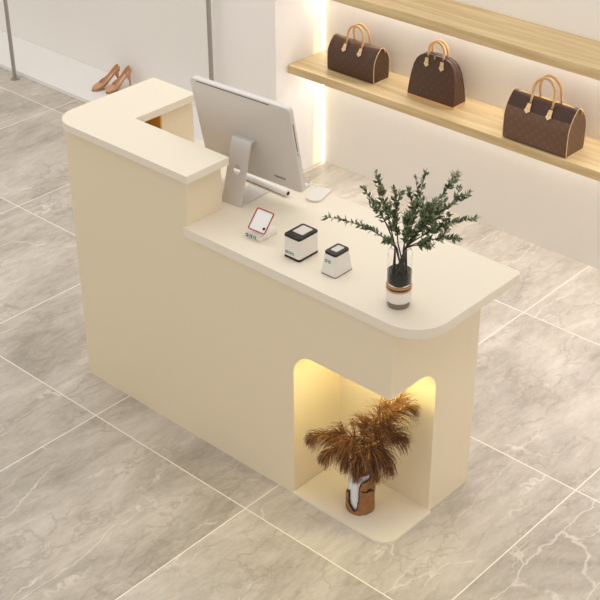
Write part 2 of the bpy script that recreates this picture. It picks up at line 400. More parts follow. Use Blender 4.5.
# stand: bent sheet with a round cable hole
def stand_mesh():
    bm = new(); w = .043
    # neck profile (y, z): desk -> up -> folds into the panel back
    prof = [(0.0, .004), (.014, .05), (.028, .10), (.044, .16), (.057, .205), (.061, .217), (.066, .2225), (.074, .224), (.096, .224)]
    th = .005
    hole_z, hr = .118, .0165
    # front and back sheet with a hole, built as a grid whose cells in the hole are rounded off
    N = 24
    def yat(z):
        for (y0, z0), (y1, z1) in zip(prof, prof[1:]):
            if z0 <= z <= z1: return y0 + (y1 - y0) * (z - z0) / (z1 - z0)
        return prof[0][0]
    zA, zB = .02, .2
    outer = []
    for k in range(N):
        a = 2 * PI * k / N; c, s = math.cos(a), math.sin(a)
        # square boundary point around hole between z=hole-.04 .. +.04
        q = 1 / max(abs(c) / w, abs(s) / .043)
        outer.append((c * q, hole_z + s * q))
    inner = [(hr * math.cos(2 * PI * k / N) * .95, hole_z + hr * 1.15 * math.sin(2 * PI * k / N)) for k in range(N)]
    for side in (0, th):
        vo = [bm.verts.new((x, yat(z) + side, z)) for x, z in outer]; vi = [bm.verts.new((x, yat(z) + side, z)) for x, z in inner]
        for k in range(N): bm.faces.new((vo[k], vo[(k + 1) % N], vi[(k + 1) % N], vi[k]))
        if side == 0: f_ = (vo, vi)
    for k in range(N): bm.faces.new((f_[1][k], f_[1][(k + 1) % N], vi[(k + 1) % N], vi[k]))
    for k in range(N):
        if abs(abs(f_[0][k].co.x) - w) < 1e-5 and abs(abs(f_[0][(k + 1) % N].co.x) - w) < 1e-5 and f_[0][k].co.x * f_[0][(k + 1) % N].co.x > 0:
            bm.faces.new((f_[0][k], f_[0][(k + 1) % N], vo[(k + 1) % N], vo[k]))
    z0, z1 = hole_z - .043, hole_z + .043
    low = [(y, z) for y, z in prof if z < z0] + [(yat(z0), z0)]
    high = [(yat(z1), z1)] + [(y, z) for y, z in prof if z > z1 or y > .065]
    for seq in (low, high):
        for (ya, za), (yb, zb) in zip(seq, seq[1:]):
            vs = []
            for (y, z) in ((ya, za), (yb, zb)):
                for x in (-w, w):
                    vs.append(bm.verts.new((x, y, z))); dz = -th if (y > .062) else 0
                    vs.append(bm.verts.new((x, y + (th if y <= .062 else 0), z + dz)))
            a0, a1, b0, b1, c0, c1, d0, d1 = vs
            for f in ((a0, b0, d0, c0), (a1, c1, d1, b1), (a0, c0, c1, a1), (b0, b1, d1, d0)): bm.faces.new(f)
    box(bm, -w, w, 0, .152, 0, .0045, .001)
    bmesh.ops.remove_doubles(bm, verts=bm.verts[:], dist=1e-5)
    return bm
st = obj('stand', stand_mesh(), SILVER, mon); st['label'] = 'bent silver metal stand with a round cable hole'

bm = new(); bar = thing('sound_bar', 'slim silver tubular bar with a black round end lying behind the computer stand', 'sound bar', (2.618, .548, ZD))
tube(bm, [(0, 0, .0125), (.252, 0, .0125)], .0122, 24, flat=1); obj('tube_body', bm, WHITEP, bar, angle=40)
bm = new(); tube(bm, [(.2515, 0, .0125), (.2535, 0, .0125)], .007, 16); obj('end_cap', bm, BLACKP, bar, angle=40)
kb = thing('keyboard', 'thin white keyboard on the desk behind the computer, only its right end showing', 'keyboard', (2.58, .598, ZD))
bm = new(); prism(bm, rpoly([(0, 0, .006), (.296, 0, .006), (.296, .062, .006), (0, .062, .006)]), 0, .006, .001); obj('base', bm, SILVER, kb, angle=40)
bm = new()
for r_ in range(4):
    for c_ in range(15): box(bm, .006 + c_ * .019, .023 + c_ * .019, .005 + r_ * .0135, .0165 + r_ * .0135, .0055, .008)
obj('keys', bm, WHITEP, kb)
ms = thing('computer_mouse', 'flat white rounded computer mouse on the desk right of the computer', 'mouse', (2.943, .622, ZD), math.radians(14))
bm = new(); prism(bm, rpoly([(-.029, -.052, .026), (.029, -.052, .026), (.029, .052, .012), (-.029, .052, .012)]), .0015, .008, .0025); obj('top_shell', bm, OFFP, ms, angle=60)
bm = new(); prism(bm, rpoly([(-.026, -.049, .024), (.026, -.049, .024), (.026, .049, .01), (-.026, .049, .01)]), 0, .002); obj('underside', bm, SILVER, ms, angle=40)

# ------------------------------------------------------------ code scanners
def icon(parent, x, z, y, col, s=.0075, nm='printed_icon', tilt=0):
    bm = new(); prism(bm, rpoly([(-s / 2, -s / 2, s * .25), (s / 2, -s / 2, s * .25), (s / 2, s / 2, s * .25), (-s / 2, s / 2, s * .25)]), -.0003, .0003)
    # small pale mark in the middle
    o = obj(nm, bm, col, parent); o.rotation_euler = (PI / 2 + tilt, 0, 0); o.location = (x, y, z)
    bm = new(); lathe(bm, [(0, .0007), (s * .22, .0007), (s * .22, .0002), (0, .0002)], 12); m_ = obj('pale_mark', bm, WHITEP, o)
    return o
# payment plate: low wedge base and a tilted red framed plate
qr = thing('payment_plate', 'white payment stand with a tilted red framed plate, nearest the computer', 'payment stand', (2.989, .249, ZD), math.radians(3))
bm = new(); vs = [(-.036, 0, 0), (.036, 0, 0), (.036, .082, 0), (-.036, .082, 0), (-.036, .002, .018), (.036, .002, .018), (.036, .082, .023), (-.036, .082, .023)]
vv = [bm.verts.new(v) for v in vs]
for f in ((3, 2, 1, 0), (4, 5, 6, 7), (0, 1, 5, 4), (1, 2, 6, 5), (2, 3, 7, 6), (3, 0, 4, 7)): bm.faces.new([vv[i] for i in f])
bmesh.ops.bevel(bm, geom=bm.edges[:], offset=.003, segments=2, affect='EDGES', profile=.5)
obj('base', bm, OFFP, qr, angle=40)
pl = obj('plate', prism(new(), rpoly([(-.035, 0, .005), (.035, 0, .005), (.035, .074, .005), (-.035, .074, .005)]), 0, .003), WHITEP, qr)
pl.location = (.0145, .004, .033); pl.rotation_euler = (math.radians(47), 0, 0)
bm = new(); tube(bm, [(.0145, .055, .018), (.0145, .040, .056)], .006, 10); obj('support', bm, OFFP, qr, angle=40)
bm = new()
path = [(p.x, p.y, .0035) for p in rpoly([(-.035, 0, .005), (.035, 0, .005), (.035, .074, .005), (-.035, .074, .005)])]
tube(bm, path, .0021, 6, closed=True); o = obj('frame', bm, RED, pl, smooth=True); o['label'] = 'thin red frame around the white plate'
bm = new(); lathe(bm, [(0, .006), (.0045, .005), (.005, .003), (0, .003)], 16, .024, .016); obj('dark_button', bm, BLACKP, pl, smooth=True)
for k, c in enumerate((DTEAL, BLUE, GREEN)): icon(qr, -.024 + k * .0165, .0095, -.0008, c, .0105)

def scanner(name, label, loc, w, d, h, taper, rot=0, front_icons=(), topframe=.012, base_h=.006, gap=.02):
    t = thing(name, label, 'code scanner', loc, rot)
    def ring(z, s): return rpoly([(-w / 2 * s, -d / 2 * s, .008), (w / 2 * s, -d / 2 * s, .008), (w / 2 * s, d / 2 * s, .008), (-w / 2 * s, d / 2 * s, .008)])
    def loft(levels):
        bm = new(); rs = []
        for z, s in levels: rs.append([bm.verts.new((p.x, p.y, z)) for p in ring(z, s)])
        n = len(rs[0])
        for a, b_ in zip(rs, rs[1:]):
            for i in range(n): bm.faces.new((a[i], a[(i + 1) % n], b_[(i + 1) % n], b_[i]))
        bm.faces.new(rs[0][::-1]); bm.faces.new(rs[-1]); return bm
    sc = lambda z: 1 - taper * z / h
    obj('foot', loft([(0, .99), (base_h, sc(base_h) * 1.004)]), BLACKP, t, angle=40)
    obj('housing', loft([(base_h, sc(base_h)), (h * .5, sc(h * .5) * 1.004), (h - .008, sc(h - .008))]), OFFP, t, angle=40)
    s = sc(h - .008)
    tf = obj('top_frame', loft([(h - .008, s * 1.002), (h - .002, s), (h, s * .96)]), BLACKP, t, angle=40)
    bm = new(); a = w / 2 * s - topframe * 1.05; b_ = d / 2 * s - topframe * 1.05
    off = gap * .5
    prism(bm, rpoly([(-a, -b_ + off, .003), (a, -b_ + off, .003), (a, b_, .003), (-a, b_, .003)]), h - .001, h + .0012); o = obj('scan_window', bm, PINKW, t, angle=40)
    ft = math.atan(taper * d / 2 / h)
    for x, z, c in front_icons: icon(t, x, z, -d / 2 * sc(z) - .0006, c, .0095, tilt=-ft)
    return t
scanner('code_scanner', 'larger boxy white code scanner with black top and base, middle of three payment devices', (3.171, .285, ZD), .069, .094, .083, .02,
        0, [(-.020, .022, DTEAL), (-.007, .022, TEAL), (.006, .022, GREEN)], .012, .009, .032)
scanner('code_scanner', 'smaller tapered white code scanner with black top rim, nearest the glass vase', (3.325, .282, ZD), .062, .086, .078, .24,
        0, [(-.012, .048, TEAL), (.001, .048, TEAL)], .011, .003, .012)

# ------------------------------------------------------------ glass vase with leafy branches
VX, VY = 3.593, .257
gv = thing('glass_vase', 'clear glass vase with marble band and copper rings at the front of the desk', 'vase', (VX, VY, ZD))
bm = new(); lathe(bm, [(0, 0), (.033, 0), (.0345, .003), (.0345, .02), (0, .02)], 48); obj('foot', bm, FOOTG, gv, angle=40)
bm = new(); lathe(bm, [(0, .0205), (.037, .0205), (.039, .023), (.039, .055), (.037, .0575), (0, .0575)], 48); obj('marble_band', bm, MARBLE, gv, angle=40)
bm = new(); lathe(bm, [(0, .058), (.030, .058), (.030, .0765), (0, .0765)], 48); obj('amber_neck', bm, AMBER, gv, angle=40)
for z in (.061, .0735):
    bm = new(); tube(bm, [(.037 * math.cos(a), .037 * math.sin(a), z) for a in [2 * PI * k / 48 for k in range(48)]], .0026, 8, closed=True); bmx = bm
    obj('ring', bm, COPPER, gv, smooth=True)
bm = new(); prof = [(0, .078), (.036, .078), (.038, .082), (.038, .178), (.036, .187), (.030, .194), (.029, .2), (.0275, .2), (.0285, .193), (.0345, .186), (.0364, .178), (.0364, .083), (0, .083)]
lathe(bm, prof, 48); obj('glass_body', bm, GLASS, gv, smooth=True, angle=50)
bm = new(); lathe(bm, [(0, .0835), (.0355, .0835), (.0355, .122), (0, .122)], 48); obj('water', bm, WATER, gv, angle=40)

RH = Vector((.739, .674, 0)); NCm = Vector((.674, -.739, 0))
def leaf(bm, p, d, up, L_, w_):
    d = d.normalized(); s = d.cross(up)
    if s.length < .01: s = Vector((1, 0, 0))
    s.normalize(); n_ = s.cross(d)
    a = bm.verts.new(p); m1 = p + d * L_ * .45; tip = bm.verts.new(p + d * L_ - n_ * L_ * .12)
    l = bm.verts.new(m1 + s * w_ / 2 + n_ * w_ * .18); r = bm.verts.new(m1 - s * w_ / 2 + n_ * w_ * .18); c = bm.verts.new(m1)
    l2 = bm.verts.new(p + d * L_ * .18 + s * w_ * .3); r2 = bm.verts.new(p + d * L_ * .18 - s * w_ * .3)
    bm.faces.new((a, l2, c)); bm.faces.new((l2, l, c)); bm.faces.new((l, tip, c)); bm.faces.new((tip, r, c)); bm.faces.new((r, r2, c)); bm.faces.new((r2, a, c))
def rnd(a, b_): return random.uniform(a, b_)
def branch(a, bb, z, label, bend=.5, twigs=2, start=.42, dens=1.0, leafL=.0205):
    t = thing('leafy_branch', label, 'branch', (VX, VY, ZD), 0, 'green leafy branches in the glass vase')
    a *= .95 if a < 0 else .86
    tip = RH * a + NCm * bb + Vector((0, 0, z))
    th = math.atan2(tip.y, tip.x); foot = Vector((math.cos(th * 3 + a * 40) * .022, math.sin(th * 3 + a * 40) * .022, .086))
    rim = Vector((math.cos(th) * .017, math.sin(th) * .017, .2))
    mid = rim + Vector((tip.x * .35, tip.y * .35, (z - .2) * (.35 + bend * .55)))
    path = [foot.lerp(rim, k / 5) for k in range(5)] + bez(rim, mid, tip, 22)
    sb = new(); lb = new()
    n = len(path); tube(sb, path, [.0026 * (1 - .75 * i / n) for i in range(n)], 6)
    def clothe(path, i0, dens):
        for i in range(i0, len(path)):
            T_ = (path[min(i + 1, len(path) - 1)] - path[i - 1]).normalized()
            for k in range(int(round(3.6 * dens))):
                ph = rnd(0, 2 * PI); side = T_.orthogonal().normalized(); side.rotate(Matrix.Rotation(ph, 3, T_))
                d = (T_ * rnd(.35, 1.1) + side + Vector((0, 0, .25))).normalized()
                leaf(lb, path[i] + T_ * rnd(-.004, .004), d, T_.cross(side) + side * .6 if random.random() < .5 else T_, leafL * rnd(.65, 1.15), rnd(.0075, .0105))
        leaf(lb, path[-1], (path[-1] - path[-2]), Vector((0, 0, 1)), leafL, .006)
    i0 = 5 + int(22 * start); clothe(path, i0, dens)
    for k in range(twigs):
        i = 5 + int(22 * rnd(start * .7, .8)); T_ = (path[i + 1] - path[i]).normalized(); side = T_.orthogonal().normalized(); side.rotate(Matrix.Rotation(rnd(0, 2 * PI), 3, T_))
        L_ = rnd(.035, .065); e = path[i] + T_ * L_ + side * L_ * .55 + Vector((0, 0, .012))
        tp = bez(path[i], path[i] + T_ * L_ * .5 + side * L_ * .1, e, 6); tube(sb, tp, [.0009] * 7, 5); clothe(tp, 2, dens * .9)
    obj('stem', sb, STEMB, t, smooth=True); obj('leaves', lb, LEAF, t)
    return t
Bs = [(-.228, .03, .315, 'long leafy branch reaching furthest left from the glass vase', .75, 1, .3, .8),
      (-.118, -.03, .375, 'sparse leafy branch leaning left, above the longest left one', .55, 1, .4, .8),
      (-.085, .02, .452, 'tall leafy branch rising left of centre, topmost tip in the glass vase', .3, 3, .25, 1.1),
      (-.022, -.05, .36, 'short leafy branch standing nearly upright at the centre of the bunch', .2, 4, .2, 1.2),
      (.072, .0, .44, 'thin upright leafy branch right of centre with an open tip', .3, 1, .35, .8),
      (.13, .05, .375, 'bushy leafy branch leaning to the right at the front of the bunch', .4, 4, .2, 1.2),
      (.185, -.03, .41, 'tall bushy leafy branch reaching up and right', .4, 3, .25, 1.2),
      (.215, .02, .385, 'leafy branch reaching right just below the tallest right hand one', .45, 3, .3, 1.0),
      (.248, .0, .295, 'long leafy branch stretching furthest right from the glass vase', .75, 3, .3, 1.1),
      (.185, .06, .262, 'low leafy branch arching right below the furthest right one', .7, 2, .3, 1.0),
      (-.052, .06, .255, 'short drooping leafy branch low on the left above the vase rim', .8, 0, .5, .7),
      (.092, .06, .235, 'short drooping leafy branch low on the right above the vase rim', .8, 0, .5, .7),
      (.12, -.02, .30, 'dense leafy branch behind the bushy front branch on the right', .4, 4, .15, 1.2),
      (.05, -.05, .31, 'dense leafy branch at the back just right of centre', .3, 4, .15, 1.2),
      (.02, .04, .33, 'short dense leafy branch facing front above the vase', .3, 3, .2, 1.2)]
for B in Bs: branch(B[0], B[1], B[2], B[3], *B[4:])

# ------------------------------------------------------------ niche vase with pampas
PX, PYv = 3.462, .262; NF = .0125
nv = thing('bark_vase', 'white ceramic vase wrapped in rough brown bark standing in the lit niche', 'vase', (PX, PYv, NF))
bm = new(); lathe(bm, [(0, 0), (.036, 0), (.039, .004), (.0415, .04), (.0425, .09), (.041, .13), (.038, .155), (.036, .16), (.034, .158), (.037, .13), (.038, .09), (.036, .02), (0, .012)], 48)
obj('ceramic_body', bm, PORC, nv, smooth=True, angle=60)
BARK = mat('rough_bark', (150, 104, 60), rough=.8, vary=.5, vscale=45, bump=.6, bscale=150)
BARKD = mat('dark_bark_edge', (52, 38, 26), rough=.85, vary=.3, vscale=60)
def bark():
    bm = new(); NA, NZ_ = 96, 46; V = {}
    def mask(a, z):   # angle measured from the camera direction
        nn = noise.noise(Vector((math.cos(a) * 2.2, math.sin(a) * 2.2, z * 24 + 3))) 
        # opening on the left of the front where the white shows
        g = (((a + .55) / .42) ** 2 + ((z - .082) / .06) ** 2)
        if g < 1 + nn * .7: return False
        top = .115 + .035 * math.sin(a * 1.0 + .4) + nn * .035
        if abs(a - .75) < .35: top += .02
        if a < -1.6 or a > 2.2: top -= .02
        return z < top
    a_cam = math.atan2(-.739, .674)
    def P_(i, j):
        if (i % NA, j) in V: return V[(i % NA, j)]
        a = -PI + 2 * PI * i / NA; z = .150 * j / NZ_ 
        r = .0445 + .0035 * noise.noise(Vector((math.cos(a) * 3, math.sin(a) * 3, z * 30))) + .0018 * noise.noise(Vector((math.cos(a) * 9, math.sin(a) * 9, z * 90)))
        v = bm.verts.new((r * math.cos(a + a_cam), r * math.sin(a + a_cam), max(.0005, z))); V[(i % NA, j)] = v; return v
    inside = lambda i, j: mask(-PI + 2 * PI * (i % NA + .5) / NA, .150 * (j + .5) / NZ_)
    for i in range(NA):
        for j in range(NZ_):
            if inside(i, j):
                f = bm.faces.new((P_(i, j), P_(i + 1, j), P_(i + 1, j + 1), P_(i, j + 1)))
                if not all(inside(i + di, j + dj) for di, dj in ((1, 0), (-1, 0), (0, 1), (0, -1), (1, 1), (-1, -1))if 0 <= j + dj): f.material_index = 1
    return bm
bk = obj('bark_wrap', bark(), [BARK, BARKD], nv, smooth=True)
s_ = bk.modifiers.new('thick', 'SOLIDIFY'); s_.thickness = .004; s_.offset = 1; s_.material_offset_rim = 1
bm = new()
pts = [RH * (-.008 + .052 * k / 8) + NCm * (.044 - .0003 * (k - 3) ** 2) + Vector((0, 0, .105 + .004 * math.sin(k * 1.3) - .006 * abs(k - 5) / 5)) for k in range(9)]
tube(bm, pts, [.003, .005, .006, .005, .006, .006, .007, .005, .003], 8, flat=.7); obj('bark_branch', bm, BARKD, nv, smooth=True)

def plume(a, bb, z, label, fat=1.0, droop=.5, mid_up=.6, length=.72, n=190):
    t = thing('pampas_plume', label, 'dried grass', (PX, PYv, NF), 0, 'rust brown pampas plumes in the niche vase')
    tip = RH * a + NCm * bb + Vector((0, 0, z))
    th = math.atan2(tip.y, tip.x)
    foot_ = Vector((-math.cos(th) * .015, -math.sin(th) * .015, .02)); rim = Vector((math.cos(th) * .02, math.sin(th) * .02, .158))
    rise = max(z, .25)
    ctrl = Vector((tip.x * .45, tip.y * .45, rim.z + (rise - rim.z) * (.6 + mid_up) + droop * .04))
    arc = bez(rim, ctrl, tip, 30)
    path = [foot_, foot_.lerp(rim, .5)] + arc
    sb = new(); m = len(path); tube(sb, path, [.0022 * (1 - .75 * i / m) for i in range(m)], 6); obj('stem', sb, STRAW, t, smooth=True)
    pb = new(); i0 = int(len(arc) * (1 - length))
    for k in range(n):
        u_ = random.random(); f = i0 + u_ * (len(arc) - 2 - i0); i = int(f)
        p = arc[i].lerp(arc[i + 1], f - i); T_ = (arc[i + 1] - arc[max(0, i - 1)]).normalized()
        side = T_.orthogonal().normalized(); side.rotate(Matrix.Rotation(rnd(0, 2 * PI), 3, T_))
        prof = (.35 + 1.1 * math.sin(PI * min(1, (u_ * .85 + .12)))) * fat
        L_ = .052 * prof * rnd(.65, 1.15)
        d = (T_ * rnd(.55, 1.0) + side * rnd(.35, .75)).normalized()
        q = [p]; seg = 5
        for s in range(seg):
            d = (d + Vector((0, 0, -1)) * (.16 + .13 * s) * droop * 1.1 + T_ * .05).normalized(); q.append(q[-1] + d * L_ / seg)
        # feather: thin spine plus short barbs
        w = .0015
        rings = []
        for s, c in enumerate(q):
            ww = w * (1.0 - .8 * s / seg); dd = (q[min(s + 1, seg)] - q[max(s - 1, 0)]).normalized(); x_ = dd.cross(side); x_ = x_.normalized() if x_.length > .01 else Vector((1, 0, 0)); y_ = dd.cross(x_)
            rings.append([pb.verts.new(c + (x_ * math.cos(an) + y_ * math.sin(an)) * ww) for an in (0, 2.09, 4.19)])
        for s in range(seg):
            for c in range(3): pb.faces.new((rings[s][c], rings[s][(c + 1) % 3], rings[s + 1][(c + 1) % 3], rings[s + 1][c]))
        for s in range(1, seg + 1):
            for sg in (-1, 1):
                c = q[s]; dd = (q[s] - q[s - 1]).normalized(); x_ = dd.cross(Vector((rnd(-1, 1), rnd(-1, 1), rnd(-1, 1)))).normalized()
                e = c + dd * .006 + x_ * sg * .0035 + Vector((0, 0, -.0015)); o_ = x_.cross(dd) * .0006
                pb.faces.new((pb.verts.new(c + o_), pb.verts.new(c - o_), pb.verts.new(e)))
    obj('plume_head', pb, PLUME, t)
    return t
Ps = [(-.185, .03, .315, 'pampas plume arching furthest left towards the niche edge', .95, .9, .55),
      (-.135, .07, .265, 'pampas plume drooping to the lower left in front of the furthest left one', 1.0, 1.1, .7),
      (-.105, -.02, .29, 'pampas plume arching left behind the lower left one', .9, .9, .6),
      (-.05, .06, .30, 'pampas plume bending forward left over the vase mouth', 1.15, 1.1, .6),
      (.035, .085, .27, 'pampas plume bending forward over the centre of the bark vase', 1.2, 1.2, .7),
      (.10, .075, .20, 'pampas plume hanging down at the right side of the bark vase', 1.15, 1.2, 1.1),
      (.14, .03, .31, 'pampas plume leaning right at mid height beside the hanging one', 1.15, .9, .5),
      (.17, .03, .44, 'pampas plume leaning right below the topmost plume', 1.1, .7, .35),
      (.125, .085, .52, 'topmost pampas plume reaching up to the right, near the niche corner', 1.15, .6, .15),
      (.075, .08, .49, 'tall pampas plume standing just left of the topmost one', 1.1, .6, .15),
      (.01, -.02, .345, 'short upright pampas plume in the middle of the bunch', 1.0, .8, .3),
      (-.02, .095, .20, 'pampas plume drooping over the front rim of the bark vase', 1.2, 1.2, 1.0),
      (-.06, .05, .215, 'pampas plume hanging down at the left rim of the bark vase', 1.1, 1.2, .95),
      (.05, .09, .19, 'pampas plume hanging low in front right of the bark vase rim', 1.2, 1.2, 1.0),
      (.08, .05, .36, 'pampas plume leaning right in front of the tall ones', 1.15, .9, .35)]
for B in Ps: plume(B[0], B[1], B[2], B[3], B[4], B[5], B[6])
for (a, z, lb) in ((-.075, .355, 'thin pale grass sprig sticking up on the left of the pampas'), (-.035, .37, 'thin dark grass sprig curling up behind the pampas plumes')):
    t = thing('grass_sprig', lb, 'dried grass', (PX, PYv, NF))
    tip = RH * a + Vector((0, 0, z)); arc = bez((0, 0, .05), RH * a * .4 + Vector((0, 0, z * .75)), tip, 16)
    sb = new(); tube(sb, arc, .0009, 5); obj('stem', sb, STRAW, t)
    lb_ = new()
    for i in range(9, 17):
        for sg in (-1, 1): leaf(lb_, arc[i], (arc[i] - arc[i - 1]).normalized() + RH * sg * .9, NCm, .012, .005)
    obj('seed_head', lb_, PLUME, t)

# ------------------------------------------------------------ handbags
ZSH = .6082
def tab(parent, x, y, z, tilt, s=1.0):
    bm = new(); w, h = .0135 * s, .042 * s
    pts = [Vector(p) for p in ((-w * .6, h / 2), (-w * .75, -h * .05), (-w, -h * .22), (0, -h / 2), (w, -h * .22), (w * .75, -h * .05), (w * .6, h / 2))]
    prism(bm, pts, 0, .0025); o = obj('handle_tab', bm, TANL, parent); o.location = (x, y, z); o.rotation_euler = (PI / 2 - tilt, 0, 0)
    bm = new(); lathe(bm, [(0, .004), (.002 * s, .0038), (.0022 * s, .0024), (0, .0024)], 12); obj('rivet', bm, BRASS, o, smooth=True)
    return o
def handle(parent, hw, zb, zt, yb, yt, r, sgn):
    pts = []; zm = zb + (zt - zb) * .45
    N = 18
    pts.append((-hw, yb, zb)); pts.append((-hw * 1.0, yb + (yt - yb) * .4, zb + (zm - zb) * .5))
    for k in range(N + 1):
        a = PI - PI * k / N; pts.append((hw * math.cos(a), yb + (yt - yb) * (.6 + .4 * math.sin(a)), zm + (zt - zm) * math.sin(a)))
    pts.append((hw * 1.0, yb + (yt - yb) * .4, zb + (zm - zb) * .5)); pts.append((hw, yb, zb))
    bm = new(); rr = [r * .6, r * .8] + [r] * (N + 1) + [r * .8, r * .6]; tube(bm, pts, rr, 10)
    o = obj('handle', bm, TAN, parent, smooth=True)
    for s in (-1, 1):
        bm = new(); cpt = Vector((s * hw, yb, zb)); tube(bm, [cpt + Vector((.006 * math.cos(a), 0, .005 * math.sin(a))) for a in [2 * PI * k / 14 for k in range(14)]], .0013, 6, closed=True)
        obj('ring', bm, BRASS, o, smooth=True)
def duffel(label, cx, cy, w, d, h, canvas, top=False, rot=0.0):
    t = thing('handbag', label, 'handbag', (cx, cy, ZSH), rot)
    half = [(0, 0), (.42, 0), (.485, .02), (.5, .06), (.515, .3), (.51, .52), (.48, .63), (.40, .75), (.28, .87), (.16, .95), (.08, .99), (0, 1.0)]
    prof = [(y * d, z * h) for y, z in half] + [(-y * d, z * h) for y, z in half[-2:0:-1]]
    NX_ = 24; bm = new(); rs = []
    for i in range(NX_ + 1):
        u_ = -1 + 2 * i / NX_; x = u_ * w / 2
        k = 1 - .07 * abs(u_) ** 6
        sag = 1 - .02 * (1 - u_ * u_)
        rs.append([bm.verts.new((x, y * k, z * (sag if z > h * .5 else 1))) for y, z in prof])
    n = len(prof)
    for a, b_ in zip(rs, rs[1:]):
        for i in range(n):
            f = bm.faces.new((a[i], a[(i + 1) % n], b_[(i + 1) % n], b_[i]))
            zc = sum(v.co.z for v in f.verts) / 4
            if top and zc > h * .76: f.material_index = 1
    bm.faces.new(rs[0]); bm.faces.new(rs[-1])
    obj('body', bm, [canvas, CANVASD], t, angle=50)
    for s in (-1, 1):
        bm = new(); tube(bm, [(s * w / 2, y * .935, max(.0016, z)) for y, z in prof], .0016, 6, closed=True); o = obj('piping', bm, TANL, t, smooth=True); o['label'] = 'pale leather piping'
    bm = new(); box(bm, -w / 2 + .004, w / 2 - .004, -.004, .004, h * .98, h * .992); obj('zip', bm, BRASS, t)
    for s in (-1, 1):
        bm = new(); 
        pts = [(s * (w / 2 - .002), 0, h * 1.0), (s * (w / 2 + .006), .004, h * .985), (s * (w / 2 + .007), .012, h * .93), (s * (w / 2 + .004), .018, h * .84)]
        tube(bm, pts, [.003, .0035, .0045, .003], 8, flat=.6); obj('end_tab', bm, TAN, t, smooth=True)
    sl = math.atan2(.24 * d, .24 * h)
    ht = w * .165
    for s in (-1, 1):
        handle(t, ht, h * .90, h * 1.46, s * d * .27, s * d * .12, .006 * w / .3, s)
    for x in (-ht, ht):
        tab(t, x, -d * .375 - .002, h * .79, sl * .9, w / .3)
    for x in (-ht, ht):
        o = tab(t, x, d * .375 + .002, h * .79, sl * .9, w / .3); o.rotation_euler = (PI / 2 - sl * .9, 0, PI)
    return t
duffel('brown patterned duffel handbag with tan handles, at the left end of the oak shelf', 1.892, 2.09, .286, .118, .163, CANVAS, rot=.0)
duffel('largest brown patterned duffel handbag, at the right end of the shelf', 2.969, 2.028, .318, .142, .203, CANVAS2, True)

def dome_bag():
    t = thing('handbag', 'dome shaped brown patterned handbag between the two duffel handbags', 'handbag', (2.353, 2.094, ZSH))
    h, hw, dd = .212, .129, .090
    prof = []
    sideL = [(1.0, .05), (.99, .15), (.965, .35), (.925, .55), (.87, .72), (.78, .85), (.63, .94), (.42, .985), (.2, 1.0)]
    right = [(x * hw, z * h) for x, z in sideL]
    prof = [(-x, z) for x, z in right][::1] + [(0, h)] + right[::-1]
    ydep = lambda z: dd / 2 * (1 - .62 * (z / h) ** 1.3)
    bm = new(); fr = []; frb = []; bk_ = []; bkb = []
    F_ = [bm.verts.new((x, -ydep(z), z)) for x, z in prof]; B_ = [bm.verts.new((x, ydep(z), z)) for x, z in prof]
    Fi = [bm.verts.new((x * .96, -ydep(z) - .003, max(z * .97, .012))) for x, z in prof]; Bi = [bm.verts.new((x * .96, ydep(z) + .003, max(z * .97, .012))) for x, z in prof]
    n = len(prof)
    for i in range(n - 1):
        bm.faces.new((F_[i], F_[i + 1], B_[i + 1], B_[i])); bm.faces.new((F_[i], Fi[i], Fi[i + 1], F_[i + 1])); bm.faces.new((B_[i], B_[i + 1], Bi[i + 1], Bi[i]))
    # front and back panels in horizontal strips
    for V_ in (Fi, Bi):
        for i in range((n - 1) // 2): 
            a, b_, c, d = V_[i], V_[i + 1], V_[n - 2 - i], V_[n - 1 - i]
            if b_ is c: bm.faces.new((a, b_, d))
            else: bm.faces.new((a, b_, c, d))
    bm.faces.new((F_[0], B_[0], B_[-1], F_[-1]))
    obj('body', bm, CANVAS, t, angle=50)
    bm = new(); prism(bm, rpoly([(-hw - .003, -dd / 2 - .003, .008), (hw + .003, -dd / 2 - .003, .008), (hw + .003, dd / 2 + .003, .008), (-hw - .003, dd / 2 + .003, .008)]), 0, .0115, .002); o = obj('base', bm, TAN, t, angle=40); o['label'] = 'tan leather base'
    bm = new(); tube(bm, [(x * 1.0, -ydep(z), z) for x, z in prof], .0016, 6); obj('piping', bm, CANVASD, t, smooth=True)
    bm = new(); tube(bm, [(x * 1.0, ydep(z), z) for x, z in prof], .0016, 6); obj('piping', bm, CANVASD, t, smooth=True)
    bm = new(); tube(bm, [(x * .99, 0, z + .001) for x, z in prof[3:-3]], .003, 6, flat=.5); obj('zip', bm, CANVASD, t, smooth=True)
    for s in (-1, 1): handle(t, .042, h * .93, h * 1.30, s * .018, s * .010, .006, s)
    for x in (-.042, .042):
        tab(t, x, -ydep(.18) - .006, .176, .15, 1.0)
    for x in (-.042, .042):
        o = tab(t, x, ydep(.18) + .006, .176, .15, 1.0); o.rotation_euler = (PI / 2 - .15, 0, PI)
    bm = new(); box(bm, -.004, .004, -.026, -.020, h * .94, h * 1.0, .001); obj('padlock', bm, BRASS, t)
    return t
dome_bag()

